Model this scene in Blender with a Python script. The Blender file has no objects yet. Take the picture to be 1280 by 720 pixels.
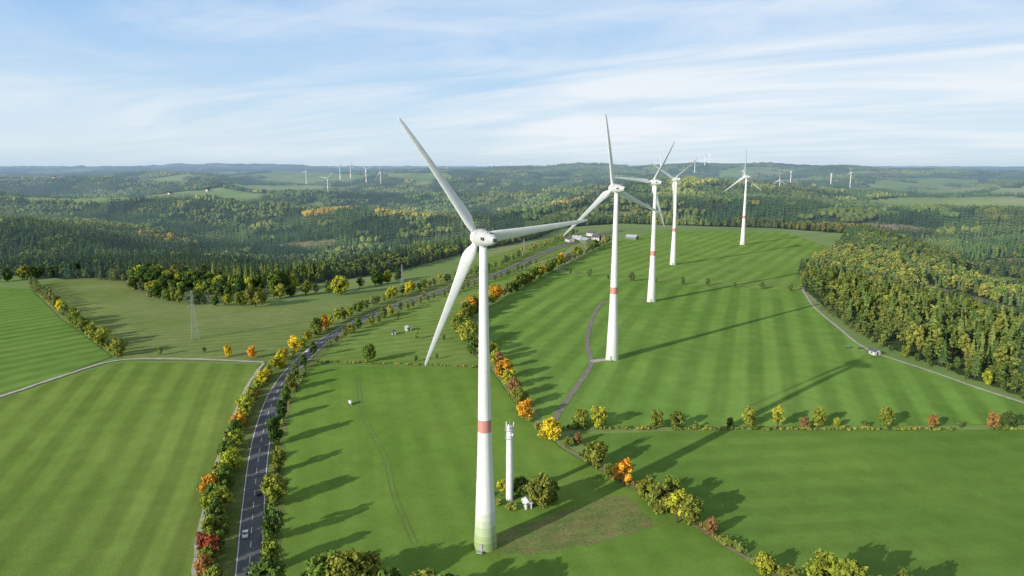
import bpy, bmesh, math, random
import numpy as np
from mathutils import Vector, Matrix
from mathutils.geometry import delaunay_2d_cdt
random.seed(4); RNG=np.random.default_rng(4)
S=bpy.context.scene
COL=S.collection
# ---------------------------------------------------------------- camera
FPX=853.3; PITCH=math.radians(10.2); CZ=119.0
cp,sp=math.cos(PITCH),math.sin(PITCH)
cam=bpy.data.cameras.new("camera"); cam.lens=24.0; cam.sensor_width=36; cam.clip_end=80000; cam.clip_start=1
co=bpy.data.objects.new("camera",cam); COL.objects.link(co)
co.location=(0,0,CZ); co.rotation_euler=(math.pi/2-PITCH,0,0); S.camera=co
S.view_settings.view_transform='Standard'; S.view_settings.look='None'; S.view_settings.exposure=0
# ---------------------------------------------------------------- noise / terrain
TAB=[np.random.default_rng(100+i).random((256,256)) for i in range(8)]
def ss(a,b,x):
    t=np.clip((x-a)/(b-a),0,1); return t*t*(3-2*t)
def vn(x,y,sc,k=0):
    x=np.asarray(x,float)/sc+37.3; y=np.asarray(y,float)/sc+81.7
    xi=np.floor(x).astype(int); yi=np.floor(y).astype(int); fx=x-xi; fy=y-yi
    fx=fx*fx*(3-2*fx); fy=fy*fy*(3-2*fy); T=TAB[k]
    a=T[xi%256,yi%256]; b=T[(xi+1)%256,yi%256]; c=T[xi%256,(yi+1)%256]; d=T[(xi+1)%256,(yi+1)%256]
    return (a*(1-fx)+b*fx)*(1-fy)+(c*(1-fx)+d*fx)*fy
PLAT=np.array([(-2500,-1500),(-2500,860),(-900,790),(-560,745),(-400,690),(-300,640),(-215,630),(-130,730),(-70,880),(40,1080),(90,1270),(220,1360),(480,1260),(570,1150),(447,935),(328,760),(283,670),(250,538),(232,425),(241,364),(253,322),(326,232),(600,110),(2500,-100),(2500,-1500)],float)
def pdist(x,y,P=PLAT):
    x=np.asarray(x,float); y=np.asarray(y,float)
    best=np.full(x.shape,1e9); ins=np.zeros(x.shape,bool)
    n=len(P)
    for i in range(n):
        ax,ay=P[i]; bx,by=P[(i+1)%n]; dx,dy=bx-ax,by-ay
        t=np.clip(((x-ax)*dx+(y-ay)*dy)/(dx*dx+dy*dy),0,1)
        best=np.minimum(best,np.hypot(x-ax-t*dx,y-ay-t*dy))
        with np.errstate(divide='ignore',invalid='ignore'):
            c=((ay>y)!=(by>y))&(x<(bx-ax)*(y-ay)/((by-ay) if by!=ay else 1e-9)+ax)
        ins^=c
    return np.where(ins,-best,best)
def H(x,y):
    x=np.asarray(x,float); y=np.asarray(y,float)
    r=np.hypot(x,y)
    P=8*ss(215,375,y)-3*ss(450,800,y)+1.2*(vn(x,y,160,1)-.5)*ss(120,320,r)
    P=P-6*ss(-150,-600,x)*ss(250,600,y)
    base=np.interp(r,[0,600,1200,2000,3500,5500,8000,12000,30000],[-10,-22,-36,-28,0,22,38,44,40])
    O=base+(vn(x,y,950,2)-.5)*90*ss(500,1500,r)*(1-.45*ss(3000,6000,r))+(vn(x,y,360,3)-.5)*44*ss(400,1000,r)
    ph=(y+.30*x+520*(vn(x,y,800,5)-.5))/980.
    rid=1-2*np.abs(np.sin(math.pi*ph))**1.0
    O=O+34*rid*ss(650,1200,r)*(1-.6*ss(3000,5500,r))*(1-ss(200,900,x)*(1-ss(1500,2400,y)))
    O=O+84*np.exp(-((y-5800)/1000)**2)*ss(-1400,500,x)*(1-ss(2300,4000,x))
    O=O+82*np.exp(-((y-10500)/1200)**2)*np.exp(-((x+4600)/1500)**2)
    M=1-ss(0,240,pdist(x,y))
    return M*P+(1-M)*O
def h(x,y): return float(H(x,y))
def G(u,v):
    xr=(u-640)/FPX; yr=(360-v)/FPX
    dx,dy,dz=xr,cp+yr*sp,-sp+yr*cp
    z=0.
    for _ in range(14):
        t=(CZ-z)/-dz; z=.5*z+.5*h(dx*t,dy*t)
    return (dx*t,dy*t)
def AZ(u,r):
    a=math.atan((u-640)/FPX); return (r*math.sin(a),r*math.cos(a))
# ---------------------------------------------------------------- material helpers
def newmat(name):
    m=bpy.data.materials.new(name); m.use_nodes=True; nt=m.node_tree; nt.nodes.clear()
    o=nt.nodes.new('ShaderNodeOutputMaterial'); b=nt.nodes.new('ShaderNodeBsdfPrincipled')
    b.inputs['Roughness'].default_value=.9; b.inputs['Specular IOR Level'].default_value=.15
    nt.links.new(b.outputs[0],o.inputs[0]); return m,nt,b
class N:
    def __init__(s,nt): s.nt=nt
    def _in(s,sock,v):
        if isinstance(v,bpy.types.NodeSocket): s.nt.links.new(v,sock)
        else: sock.default_value=v
    def math(s,op,a,b=0.,c=None,clamp=False):
        n=s.nt.nodes.new('ShaderNodeMath'); n.operation=op; n.use_clamp=clamp
        s._in(n.inputs[0],a); s._in(n.inputs[1],b)
        if c is not None: s._in(n.inputs[2],c)
        return n.outputs[0]
    def vmath(s,op,a,b=(0,0,0)):
        n=s.nt.nodes.new('ShaderNodeVectorMath'); n.operation=op
        s._in(n.inputs[0],a); s._in(n.inputs[1],b)
        return n.outputs['Value'] if op in('DOT_PRODUCT','LENGTH') else n.outputs[0]
    def noise(s,vec,scale,detail=3,rough=.55,dist=0.):
        n=s.nt.nodes.new('ShaderNodeTexNoise'); s._in(n.inputs['Vector'],vec)
        n.inputs['Scale'].default_value=scale; n.inputs['Detail'].default_value=detail
        n.inputs['Roughness'].default_value=rough; n.inputs['Distortion'].default_value=dist
        return n.outputs[0]
    def stand(s,scale,lo,hi):
        """per-stand tint: forest blocks planted at different times"""
        v=s.nt.nodes.new('ShaderNodeTexVoronoi'); v.inputs['Scale'].default_value=scale
        p=s.pos(); w=s.nt.nodes.new('ShaderNodeTexNoise'); w.inputs['Scale'].default_value=.01; s.nt.links.new(p,w.inputs['Vector'])
        q=s.vmath('ADD',p,s.scale(w.outputs['Color'],90.)); fl=s.vmath('MULTIPLY',q,(1,1,0)); s.nt.links.new(fl,v.inputs['Vector'])
        sp_=s.nt.nodes.new('ShaderNodeSeparateXYZ'); s.nt.links.new(v.outputs['Color'],sp_.inputs[0])
        return s.mr(sp_.outputs[0],0,1,lo,hi),sp_.outputs[1]
    def mix(s,f,a,b,mode='MIX'):
        n=s.nt.nodes.new('ShaderNodeMix'); n.data_type='RGBA'; n.blend_type=mode
        s._in(n.inputs[0],f); 
        for k,v in ((6,a),(7,b)):
            if isinstance(v,tuple) and len(v)==3: v=v+(1,)
            s._in(n.inputs[k],v)
        return n.outputs[2]
    def ramp(s,f,stops,interp='LINEAR'):
        n=s.nt.nodes.new('ShaderNodeValToRGB'); cr=n.color_ramp; cr.interpolation=interp
        while len(cr.elements)<len(stops): cr.elements.new(.5)
        for e,(p,c) in zip(cr.elements,stops):
            e.position=p; e.color=c+(1,) if len(c)==3 else c
        s._in(n.inputs[0],f); return n.outputs[0]
    def scale(s,c,f):
        n=s.nt.nodes.new('ShaderNodeVectorMath'); n.operation='SCALE'
        s._in(n.inputs[0],c); s._in(n.inputs['Scale'],f); return n.outputs[0]
    def pos(s): return s.nt.nodes.new('ShaderNodeNewGeometry').outputs['Position']
    def obj(s): return s.nt.nodes.new('ShaderNodeTexCoord').outputs['Object']
    def oi(s,k): return s.nt.nodes.new('ShaderNodeObjectInfo').outputs[k]
    def attr(s,name):
        n=s.nt.nodes.new('ShaderNodeAttribute'); n.attribute_name=name; return n.outputs['Fac']
    def mr(s,v,a,b,c,d):
        n=s.nt.nodes.new('ShaderNodeMapRange'); s._in(n.inputs[0],v)
        for i,q in enumerate((a,b,c,d)): n.inputs[i+1].default_value=q
        return n.outputs[0]
    def bump(s,b,hgt,strength,dist):
        n=s.nt.nodes.new('ShaderNodeBump'); n.inputs['Strength'].default_value=strength
        n.inputs['Distance'].default_value=dist; s.nt.links.new(hgt,n.inputs['Height'])
        s.nt.links.new(n.outputs[0],b.inputs['Normal'])
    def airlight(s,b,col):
        """painted distance haze: base colour fades into bluish emission away from the site origin"""
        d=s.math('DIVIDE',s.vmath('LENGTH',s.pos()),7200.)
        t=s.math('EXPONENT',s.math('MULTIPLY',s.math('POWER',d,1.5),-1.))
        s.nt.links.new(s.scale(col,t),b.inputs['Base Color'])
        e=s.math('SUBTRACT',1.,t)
        s.nt.links.new(s.scale((.28,.41,.56),e),b.inputs['Emission Color']); b.inputs['Emission Strength'].default_value=1.  # bluish glow on the surface stands in for hazy air
def plain(name,c,rough=.6,var=.12,scale=1.,metal=0.,spec=.3):
    m,nt,b=newmat(name); n=N(nt)
    f=n.mr(n.noise(n.obj(),scale,4),.3,.7,1-var,1+var)
    nt.links.new(n.scale(c,f),b.inputs['Base Color'])
    b.inputs['Roughness'].default_value=rough; b.inputs['Metallic'].default_value=metal
    b.inputs['Specular IOR Level'].default_value=spec
    return m
GK=1.22
def grass(name,c1,c2,dirxy,period=9.,amt=.10,blotch=.012,fine=.09,wob=1.2):
    c1=(c1[0]*GK*.93,c1[1]*GK,c1[2]*GK); c2=(c2[0]*GK*.93,c2[1]*GK,c2[2]*GK)
    m,nt,b=newmat(name); n=N(nt); p=n.pos()
    L=math.hypot(*dirxy); nx,ny=-dirxy[1]/L,dirxy[0]/L
    d=n.vmath('DOT_PRODUCT',p,(nx,ny,0))
    d=n.math('ADD',d,n.math('MULTIPLY',n.noise(p,.01,1),wob*4))
    st=n.math('SINE',n.math('MULTIPLY',d,2*math.pi/period))
    st=n.mr(st,-.6,.6,-1,1)
    thin=n.math('SINE',n.math('MULTIPLY',d,2*math.pi/(period*.31)))
    vary=n.mr(n.noise(p,.015,2),.35,.65,.35,1.15)
    st=n.math('MULTIPLY',n.math('ADD',n.math('MULTIPLY',st,amt),n.math('MULTIPLY',thin,amt*.12)),vary)
    bl=n.mr(n.noise(p,blotch,5,.6),.34,.66,0,1)
    col=n.mix(bl,c1,c2)
    fn=n.mr(n.noise(p,1.1,4,.7),.3,.7,1-fine,1+fine)
    fn2=n.mr(n.noise(p,.10,4,.6),.3,.7,.89,1.11)
    f=n.math('MULTIPLY',n.math('MULTIPLY',fn,fn2),n.math('ADD',st,1.))
    nt.links.new(n.scale(col,f),b.inputs['Base Color'])
    n.bump(b,n.noise(p,1.6,2,.7),.35,.3)
    b.inputs['Roughness'].default_value=1; b.inputs['Specular IOR Level'].default_value=.0
    return m
def leafmat(name,mode,ramp=None,rw=.45,lo=.7,hi=1.35):
    m,nt,b=newmat(name); n=N(nt)
    if mode=='color': base=n.oi('Color')
    else:
        tint,pick=n.stand(.0058,lo,hi)
        f=n.math('ADD',n.math('MULTIPLY',n.oi('Random'),rw),n.math('MULTIPLY',pick,1-rw))
        base=n.scale(n.ramp(f,ramp),tint)
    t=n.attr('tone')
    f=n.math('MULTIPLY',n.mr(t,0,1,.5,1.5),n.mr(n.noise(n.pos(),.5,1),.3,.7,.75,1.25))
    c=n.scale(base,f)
    if mode=='color': nt.links.new(c,b.inputs['Base Color'])
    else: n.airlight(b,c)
    b.inputs['Roughness'].default_value=.85; b.inputs['Specular IOR Level'].default_value=.12
    return m
# ---------------------------------------------------------------- object helpers
def mkmesh(name,V,F,mats=(),mi=None,attrs=None,smooth=False):
    me=bpy.data.meshes.new(name); me.from_pydata([tuple(v) for v in V],[],[tuple(f) for f in F])
    for m in mats: me.materials.append(m)
    if mi is not None: me.polygons.foreach_set('material_index',np.array(mi,dtype=np.int32))
    if attrs:
        for k,v in attrs.items():
            a=me.attributes.new(k,'FLOAT','FACE' if len(v)==len(F) and len(v)!=len(V) else 'POINT'); a.data.foreach_set('value',np.array(v,dtype=np.float32))
    if smooth: me.polygons.foreach_set('use_smooth',[True]*len(me.polygons))
    me.update(); return me
def mkobj(name,me,loc=(0,0,0),rot=(0,0,0),scale=1,parent=None,**kw):
    o=bpy.data.objects.new(name,me); COL.objects.link(o); o.location=loc; o.rotation_euler=rot
    o.scale=(scale,)*3 if not isinstance(scale,tuple) else scale
    if parent is not None: o.parent=parent
    for k,v in kw.items(): o[k]=v
    return o
class MB:
    """small mesh builder"""
    def __init__(s): s.V=[];s.F=[];s.M=[]
    def add(s,V,F,m=0):
        o=len(s.V); s.V+=[tuple(v) for v in V]; s.F+=[tuple(i+o for i in f) for f in F]; s.M+=[m]*len(F)
    def box(s,c,d,m=0,rz=0,taper=1.):
        x,y,z=d[0]/2,d[1]/2,d[2]/2; V=[]
        for sz in(-1,1):
            k=taper if sz>0 else 1
            for sx,sy in((-1,-1),(1,-1),(1,1),(-1,1)):
                px,py=sx*x*k,sy*y*k
                V.append((c[0]+px*math.cos(rz)-py*math.sin(rz),c[1]+px*math.sin(rz)+py*math.cos(rz),c[2]+sz*z))
        s.add(V,[(3,2,1,0),(4,5,6,7),(0,1,5,4),(1,2,6,5),(2,3,7,6),(3,0,4,7)],m)
    def tube(s,p0,p1,r0,r1,n=6,m=0,cap=True):
        p0=Vector(p0);p1=Vector(p1);d=(p1-p0).normalized()
        a=d.orthogonal().normalized(); b=d.cross(a); V=[]
        for p,r in((p0,r0),(p1,r1)):
            for i in range(n):
                t=2*math.pi*i/n; V.append(p+a*(r*math.cos(t))+b*(r*math.sin(t)))
        F=[(i,(i+1)%n,n+(i+1)%n,n+i) for i in range(n)]
        if cap: F+=[tuple(range(n))[::-1],tuple(range(n,2*n))]
        s.add(V,F,m)
    def lathe(s,prof,n=32,m=0,axis='Z'):
        V=[];F=[]
        for r,z in prof:
            for i in range(n):
                t=2*math.pi*i/n
                V.append((r*math.cos(t),r*math.sin(t),z) if axis=='Z' else (r*math.cos(t),z,-r*math.sin(t)))
        for k in range(len(prof)-1):
            for i in range(n): F.append((k*n+i,k*n+(i+1)%n,(k+1)*n+(i+1)%n,(k+1)*n+i))
        F.append(tuple(range(n))[::-1]); F.append(tuple(range((len(prof)-1)*n,len(prof)*n)))
        s.add(V,F,m)
    def mesh(s,name,mats,smooth=False): return mkmesh(name,s.V,s.F,mats,s.M,smooth=smooth)
# ---------------------------------------------------------------- sun, sky
SH=math.radians(40.5); EL=math.radians(18.5)   # shadows fall toward (cos SH, sin SH)
sd=bpy.data.lights.new("sun",'SUN'); sd.energy=5.0; sd.angle=math.radians(.5); sd.color=(1,.95,.84)
so=bpy.data.objects.new("sun",sd); COL.objects.link(so)
ld=Vector((math.cos(EL)*math.cos(SH),math.cos(EL)*math.sin(SH),-math.sin(EL)))
so.rotation_euler=ld.to_track_quat('-Z','Y').to_euler(); so.location=(0,0,400)
W=bpy.data.worlds.new("World"); S.world=W; W.use_nodes=True; nt=W.node_tree; nt.nodes.clear(); n=N(nt)
sky=nt.nodes.new('ShaderNodeTexSky'); sky.sky_type='NISHITA'; sky.sun_disc=False; sky.sun_elevation=EL
sky.sun_rotation=math.atan2(-math.cos(SH),-math.sin(SH)); sky.air_density=1.; sky.dust_density=.6; sky.ozone_density=2.
bg=nt.nodes.new('ShaderNodeBackground'); bg.inputs[1].default_value=.11
ow=nt.nodes.new('ShaderNodeOutputWorld')
tc=nt.nodes.new('ShaderNodeTexCoord').outputs['Generated']
sep=nt.nodes.new('ShaderNodeSeparateXYZ'); nt.links.new(tc,sep.inputs[0])
zz=n.math('ADD',n.math('MAXIMUM',sep.outputs[2],0.),.08)
px=n.math('DIVIDE',sep.outputs[0],zz); py=n.math('DIVIDE',sep.outputs[1],zz)
ca,sa=math.cos(math.radians(152)),math.sin(math.radians(152))
al=n.math('ADD',n.math('MULTIPLY',px,ca),n.math('MULTIPLY',py,sa))
ac=n.math('ADD',n.math('MULTIPLY',px,-sa),n.math('MULTIPLY',py,ca))
def cxyz(a,b,c=0.):
    q=nt.nodes.new('ShaderNodeCombineXYZ'); n._in(q.inputs[0],a); n._in(q.inputs[1],b); n._in(q.inputs[2],c); return q.outputs[0]
c1=n.noise(cxyz(n.math('MULTIPLY',al,.28),n.math('MULTIPLY',ac,.62)),1.0,8,.56,1.4)
c2=n.noise(cxyz(n.math('MULTIPLY',al,.26),n.math('MULTIPLY',ac,.36),3.),.6,6,.55,.8)
c3=n.noise(cxyz(n.math('MULTIPLY',al,.5),n.math('MULTIPLY',ac,1.7),7.),1.2,6,.6,.7)
cl=n.math('ADD',n.mr(c1,.42,.74,0,.8),n.mr(c2,.40,.70,0,.55))
cl=n.math('ADD',cl,n.math('MULTIPLY',n.mr(c3,.5,.8,0,.3),n.mr(c2,.4,.6,.2,1.)))
cl=n.math('MULTIPLY',cl,n.mr(px,-5.,1.,.5,1.0))
cl=n.math('MULTIPLY',cl,n.mr(sep.outputs[2],.0,.035,.3,1.))
cl=n.math('MINIMUM',cl,.85)
grad=n.ramp(n.math('MULTIPLY',sep.outputs[2],4.,clamp=True),[(0,(.56,.71,.84)),(.09,(.66,.80,.91)),(.25,(.60,.77,.92)),(.45,(.46,.68,.92)),(.7,(.33,.58,.91)),(1,(.24,.50,.88))])
grad=n.scale(grad,9.2)
skyc=n.mix(n.mr(sep.outputs[2],.2,.5,.92,0.),sky.outputs[0],grad)
skyc=n.mix(cl,skyc,(8.1,8.5,8.8))
nt.links.new(skyc,bg.inputs[0]); nt.links.new(bg.outputs[0],ow.inputs[0])
# ---------------------------------------------------------------- ground
MEAD=[AZ(215,3300)+(460,190),AZ(140,2700)+(300,90),AZ(1235,2900)+(400,150),AZ(1150,3900)+(460,150),AZ(330,4200)+(560,190),AZ(30,3500)+(460,160),AZ(1225,1750)+(150,60),AZ(480,2600)+(170,70),AZ(250,1900)+(140,50),AZ(560,4300)+(340,140),AZ(100,4600)+(600,160),AZ(420,3500)+(260,90),AZ(1000,4600)+(300,100),AZ(700,3300)+(160,60)]
CUTS=[(505,690,85,72),(690,900,110,60),AZ(1085,1850)+(150,60),AZ(1250,1350)+(120,60),AZ(380,1750)+(90,40)]
def cutmask(x,y,k=1.):
    c=np.zeros(np.shape(x),bool)
    for (cx,cy,a_,b_) in CUTS: c|=(((x-cx)/a_)**2+((y-cy)/b_)**2)<k+.7*(vn(x,y,40,2)-.5)
    return c
def woodmask(x,y):
    r=np.hypot(x,y); d=pdist(x,y)
    w=d>0
    mead=(vn(x,y,420,4)*.65+vn(x,y,150,5)*.35)
    thr=np.interp(r,[0,1200,2000,3000,5000,8000],[1.1,1.0,.82,.72,.65,.60])
    left=ss(-300,-1500,x)*ss(2300,3200,y)*.05+ss(1200,2200,x)*ss(2300,3200,y)*.05
    w=w&(mead<thr-left)
    for (cx,cy,a_,b_) in MEAD:
        w=w&~(((x-cx)/a_)**2+((y-cy)/b_)**2<.75+.9*(vn(x,y,110,6)-.3))
    return w
a=np.radians(np.concatenate([np.arange(-60,60.01,.3),np.arange(66,300,6)]))
rr=[20.]; 
while rr[-1]<34000: rr.append(rr[-1]*1.0125+.2)
rr=np.array(rr); A,R=np.meshgrid(a,rr); X=(R*np.sin(A)).ravel(); Y=(R*np.cos(A)).ravel()
d=pdist(X,Y); Z=H(X,Y)-np.where(d<25,np.minimum(.35,.05+R.ravel()*.0004),0)
wd=woodmask(X,Y).astype(float); ct=(cutmask(X,Y)&(d>0)).astype(float)
fw=wd*ss(5500,6500,R.ravel()); Z=Z+fw*(8+12*RNG.random(len(Z)))
na=len(a); nr=len(rr)
i0=np.arange((nr-1)*na).reshape(nr-1,na); j=np.roll(i0,-1,axis=1)
F=np.stack([i0,j,j+na,i0+na],-1).reshape(-1,4)[:, ::-1]
F=[tuple(f) for f in F.tolist()]; F.append(tuple(range(na)))
m,nt,b=newmat("ground_soil"); n=N(nt); p=n.pos()
g=n.mix(n.mr(n.noise(p,.004,4,.6),.38,.62,0,1),(.17,.26,.07),(.25,.31,.11))
g=n.mix(n.mr(n.noise(p,.0017,3),.52,.6,0,.6),g,(.32,.32,.17))
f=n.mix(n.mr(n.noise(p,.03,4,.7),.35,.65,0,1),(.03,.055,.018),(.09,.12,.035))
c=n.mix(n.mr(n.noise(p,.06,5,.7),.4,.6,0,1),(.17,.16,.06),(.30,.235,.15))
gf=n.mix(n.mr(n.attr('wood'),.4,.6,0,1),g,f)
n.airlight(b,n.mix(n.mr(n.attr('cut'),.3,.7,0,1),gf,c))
n.bump(b,n.noise(p,.5,2,.7),.4,.4); b.inputs['Specular IOR Level'].default_value=0
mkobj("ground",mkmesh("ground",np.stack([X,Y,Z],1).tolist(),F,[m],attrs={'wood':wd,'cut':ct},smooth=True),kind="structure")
# ---------------------------------------------------------------- fields
def inpoly(P,x,y,mg=2.5): return pdist(x,y,np.array(P,float))<-mg
def upface(me):
    bm=bmesh.new(); bm.from_mesh(me); bmesh.ops.recalc_face_normals(bm,faces=bm.faces)
    if sum(f.normal.z for f in bm.faces)<0: bmesh.ops.reverse_faces(bm,faces=bm.faces)
    bm.to_mesh(me); bm.free()
def sheet(name,poly,mat,dz=0.,grid=8.,jit=0.):
    xs=[p[0] for p in poly]; ys=[p[1] for p in poly]
    B=[]
    for i in range(len(poly)):
        p,q=poly[i],poly[(i+1)%len(poly)]; L=math.dist(p,q); k=max(1,int(L/(grid if not jit else 1.2)))
        for t in range(k):
            x_,y_=p[0]+(q[0]-p[0])*t/k,p[1]+(q[1]-p[1])*t/k
            if jit: x_+=jit*(float(vn(x_,y_,2.5,1))-.5)*2+jit*.5*(random.random()-.5); y_+=jit*(float(vn(x_,y_,2.5,2))-.5)*2+jit*.5*(random.random()-.5)
            B.append((x_,y_))
    gx,gy=np.meshgrid(np.arange(min(xs),max(xs),grid),np.arange(min(ys),max(ys),grid)); gx=gx.ravel();gy=gy.ravel()
    k=inpoly(poly,gx,gy,2.5+jit); pts=[Vector(q) for q in B]+[Vector((float(u),float(v))) for u,v in zip(gx[k],gy[k])]
    ed=[(i,(i+1)%len(B)) for i in range(len(B))]
    r=delaunay_2d_cdt(pts,ed,[],1,1e-4)
    V=np.array([tuple(v) for v in r[0]]); z=H(V[:,0],V[:,1])+dz
    me=mkmesh(name,np.column_stack([V,z]).tolist(),r[2],[mat],smooth=True); upface(me)
    return mkobj(name,me,kind="structure")
def PX(L): return [G(*p) for p in L]
FA=PX([(-240,570),(0,499),(75,474),(150,453),(330,455),(318,490),(290,560),(262,640),(232,780),(-400,780)])
FB=PX([(-300,375),(-20,358),(38,361),(75,398),(140,446),(75,470),(0,494),(-260,565)])
FC=PX([(50,352),(120,347),(160,349),(200,374),(300,384),(400,380),(470,364),(560,345),(600,347),(500,379),(440,405),(395,432),(345,452),(150,450),(85,396)])
FD1=PX([(505,381),(600,352),(672,330),(690,336),(640,357),(600,385),(578,410),(588,440),(612,460),(370,454),(440,408)])
FD2=PX([(365,456),(612,461),(640,500),(700,560),(770,600),(870,655),(960,715),(1010,790),(325,790),(328,640),(338,540)])
FE=PX([(690,338),(760,350),(1000,362),(1018,384),(1084,437),(1200,477),(1290,508),(1330,530),(1000,533),(740,533),(695,540),(640,480),(610,445),(585,412),(610,385),(650,358)])
FF=PX([(700,335),(760,303),(820,290),(900,289),(985,291),(1036,308),(1014,345),(998,363),(760,352)])
FG=PX([(712,543),(900,537),(1340,537),(1480,640),(1500,790),(1010,790),(960,708),(870,648),(790,600)])
FH=PX([(560,343),(620,318),(690,297),(725,296),(700,318),(620,342)])
sheet("field_meadow",FA,grass("grass_mown_strip",(.125,.185,.036),(.175,.225,.052),(-55,193),13,.15),0.)
sheet("field_meadow",FB,grass("grass_bright_strip",(.120,.200,.042),(.155,.23,.052),(.75,1),14,.15),.02)
sheet("field_meadow",FC,grass("grass_dull_pasture",(.150,.190,.055),(.21,.23,.085),(1,.35),9,.07),.04)
sheet("field_meadow",FD1,grass("grass_pasture_mid",(.145,.215,.045),(.20,.25,.07),(1,.5),10,.09),.06)
sheet("field_meadow",FD2,grass("grass_rich_meadow",(.118,.195,.034),(.160,.23,.045),(-.25,1),12,.05),.08)
sheet("field_meadow",FE,grass("grass_plateau_strip",(.130,.218,.044),(.165,.245,.055),(.35,1),17,.14),.03)
sheet("field_meadow",FF,grass("grass_far_plateau",(.145,.225,.048),(.185,.255,.065),(.6,1),18,.11),.05)
sheet("field_meadow",FG,grass("grass_deep_meadow",(.105,.178,.035),(.140,.21,.043),(1,.1),12,.05),.01)
sheet("field_meadow",FH,grass("grass_corridor",(.14,.21,.045),(.19,.24,.065),(.6,1),14,.08),.07)
rough=grass("grass_rough_brown",(.120,.165,.045),(.20,.175,.070),(1,.2),5,.05,.13,.3)
RPX=[(598,690),(606,678),(625,670),(650,656),(676,650),(700,640),(730,634),(755,622),(785,618),(800,636),(820,656),(796,666),(770,671),(740,682),(715,684),(690,692),(650,692)]
sheet("rough_grass_ground",PX(RPX),rough,.11,3,1.3)
# ---------------------------------------------------------------- strips
def resample(P,step):
    P=[Vector(p) for p in P]; out=[]; n_=len(P)
    for i in range(n_-1):
        p0=P[max(i-1,0)];p1=P[i];p2=P[i+1];p3=P[min(i+2,n_-1)]
        k=max(2,int((p2-p1).length/step*2))
        for t in range(k):
            t/=k; out.append(.5*((2*p1)+(p2-p0)*t+(2*p0-5*p1+4*p2-p3)*t*t+(3*p1-p0-3*p2+p3)*t**3))
    out.append(P[-1]); D=[0]
    for i in range(1,len(out)): D.append(D[-1]+(out[i]-out[i-1]).length)
    m_=max(2,int(D[-1]/step)); s=np.linspace(0,D[-1],m_+1)
    x=np.interp(s,D,[o[0] for o in out]); y=np.interp(s,D,[o[1] for o in out])
    for _ in range(2):
        x[1:-1]=(x[:-2]+2*x[1:-1]+x[2:])/4; y[1:-1]=(y[:-2]+2*y[1:-1]+y[2:])/4
    return np.column_stack([x,y])
def frames(P):
    T=np.gradient(P,axis=0); T/=np.linalg.norm(T,axis=1)[:,None]; return T,np.column_stack([-T[:,1],T[:,0]])
def strip(name,P,o0,o1,mat,dz,wob=0):
    T,Nn=frames(P); k=len(P)
    w0=o0+(RNG.random(k)-.5)*wob; w1=o1+(RNG.random(k)-.5)*wob
    nc=2 if abs(o1-o0)<5 else 4
    V=[];F=[]
    for c in range(nc):
        f=c/(nc-1); q=P+Nn*(w0+(w1-w0)*f)[:,None]; z=H(q[:,0],q[:,1])+dz; V+=np.column_stack([q,z]).tolist()
    for c in range(nc-1):
        for i in range(k-1): F.append((c*k+i,c*k+i+1,(c+1)*k+i+1,(c+1)*k+i)[::-1])
    me=mkmesh(name,V,F,[mat]); bm=bmesh.new(); bm.from_mesh(me)
    if sum(f.normal.z for f in bm.faces)<0: bmesh.ops.reverse_faces(bm,faces=bm.faces)
    bm.to_mesh(me); bm.free()
    return mkobj(name,me,kind="structure")
ROADPX=[(308,800),(311,720),(313,690),(315,655),(318,620),(322,580),(329,540),(341,502),(356,475),(380,448),(407,425),(442,405),(500,380),(560,361),(620,343),(662,324),(700,308),(738,296),(775,288)]
RP=resample(PX(ROADPX),3.)
m,nt,b=newmat("asphalt"); n=N(nt); p=n.pos()
f=n.mr(n.noise(p,.25,5,.7),.3,.7,.75,1.25); f2=n.mr(n.noise(p,6.,3,.7),.3,.7,.85,1.15)
nt.links.new(n.scale((.13,.132,.138),n.math('MULTIPLY',f,f2)),b.inputs['Base Color']); b.inputs['Roughness'].default_value=.8
asph=m
verge=grass("grass_verge",(.11,.145,.035),(.17,.175,.065),(1,.2),5,.03,.08,.3)
strip("road_verge_ground",RP,-10,10,verge,.10,wob=1.5)
strip("road_asphalt",RP,-4.0,4.0,asph,.16)
paint=plain("road_paint",(.75,.75,.73),.6,.15,.6)
strip("road_edge_marking",RP,3.5,3.8,paint,.175)
strip("road_edge_marking",RP,-3.8,-3.5,paint,.175)
RF=resample(PX(ROADPX),1.); T,Nn=frames(RF); V=[];F=[]
for i in range(0,len(RF)-8,9):
    if i>450: break
    for k in range(5):
        q=RF[i+k]
        for s_ in(-.12,.12):
            w=q+Nn[i+k]*s_; V.append((w[0],w[1],h(*w)+.178))
        if k: o=len(V); F.append((o-4,o-3,o-1,o-2))
me=mkmesh("road_centre_marking",V,F,[paint]); mkobj("road_centre_marking",me,kind="structure")
gravel=plain("gravel_pale",(.44,.41,.33),.95,.2,.4); dirt=plain("dirt_track",(.23,.20,.11),.95,.3,.3); asp2=plain("track_tarmac",(.22,.20,.16),.95,.2,.3)
def path(pxs,w,mat,dz=.13,name="path_gravel",step=4): 
    P=resample(PX(pxs),step); strip(name,P,-w/2,w/2,mat,dz,wob=.5); return P
path([(241,760),(245,700),(253,650),(266,595),(287,535),(312,478),(330,454)],1.8,gravel)
path([(-80,521),(0,496),(75,471),(150,450),(240,449),(330,453)],2.6,gravel,.14)
path([(150,352),(168,362),(190,376)],2,dirt,.15)
path([(786,377),(760,377),(748,384),(738,405),(734,430),(739,455),(722,482),(705,505),(692,528)],3.0,asp2,.15,"track_ground")
path([(739,452),(752,450),(765,449)],5,gravel,.165,"track_ground")
path([(1003,362),(1018,384),(1046,408),(1085,437),(1160,463),(1225,486),(1320,517)],1.9,gravel,.16)
path([(700,556),(745,582),(790,606),(850,645),(920,690),(980,722),(1040,760)],2.0,dirt,.15,"track_ground")
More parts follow.
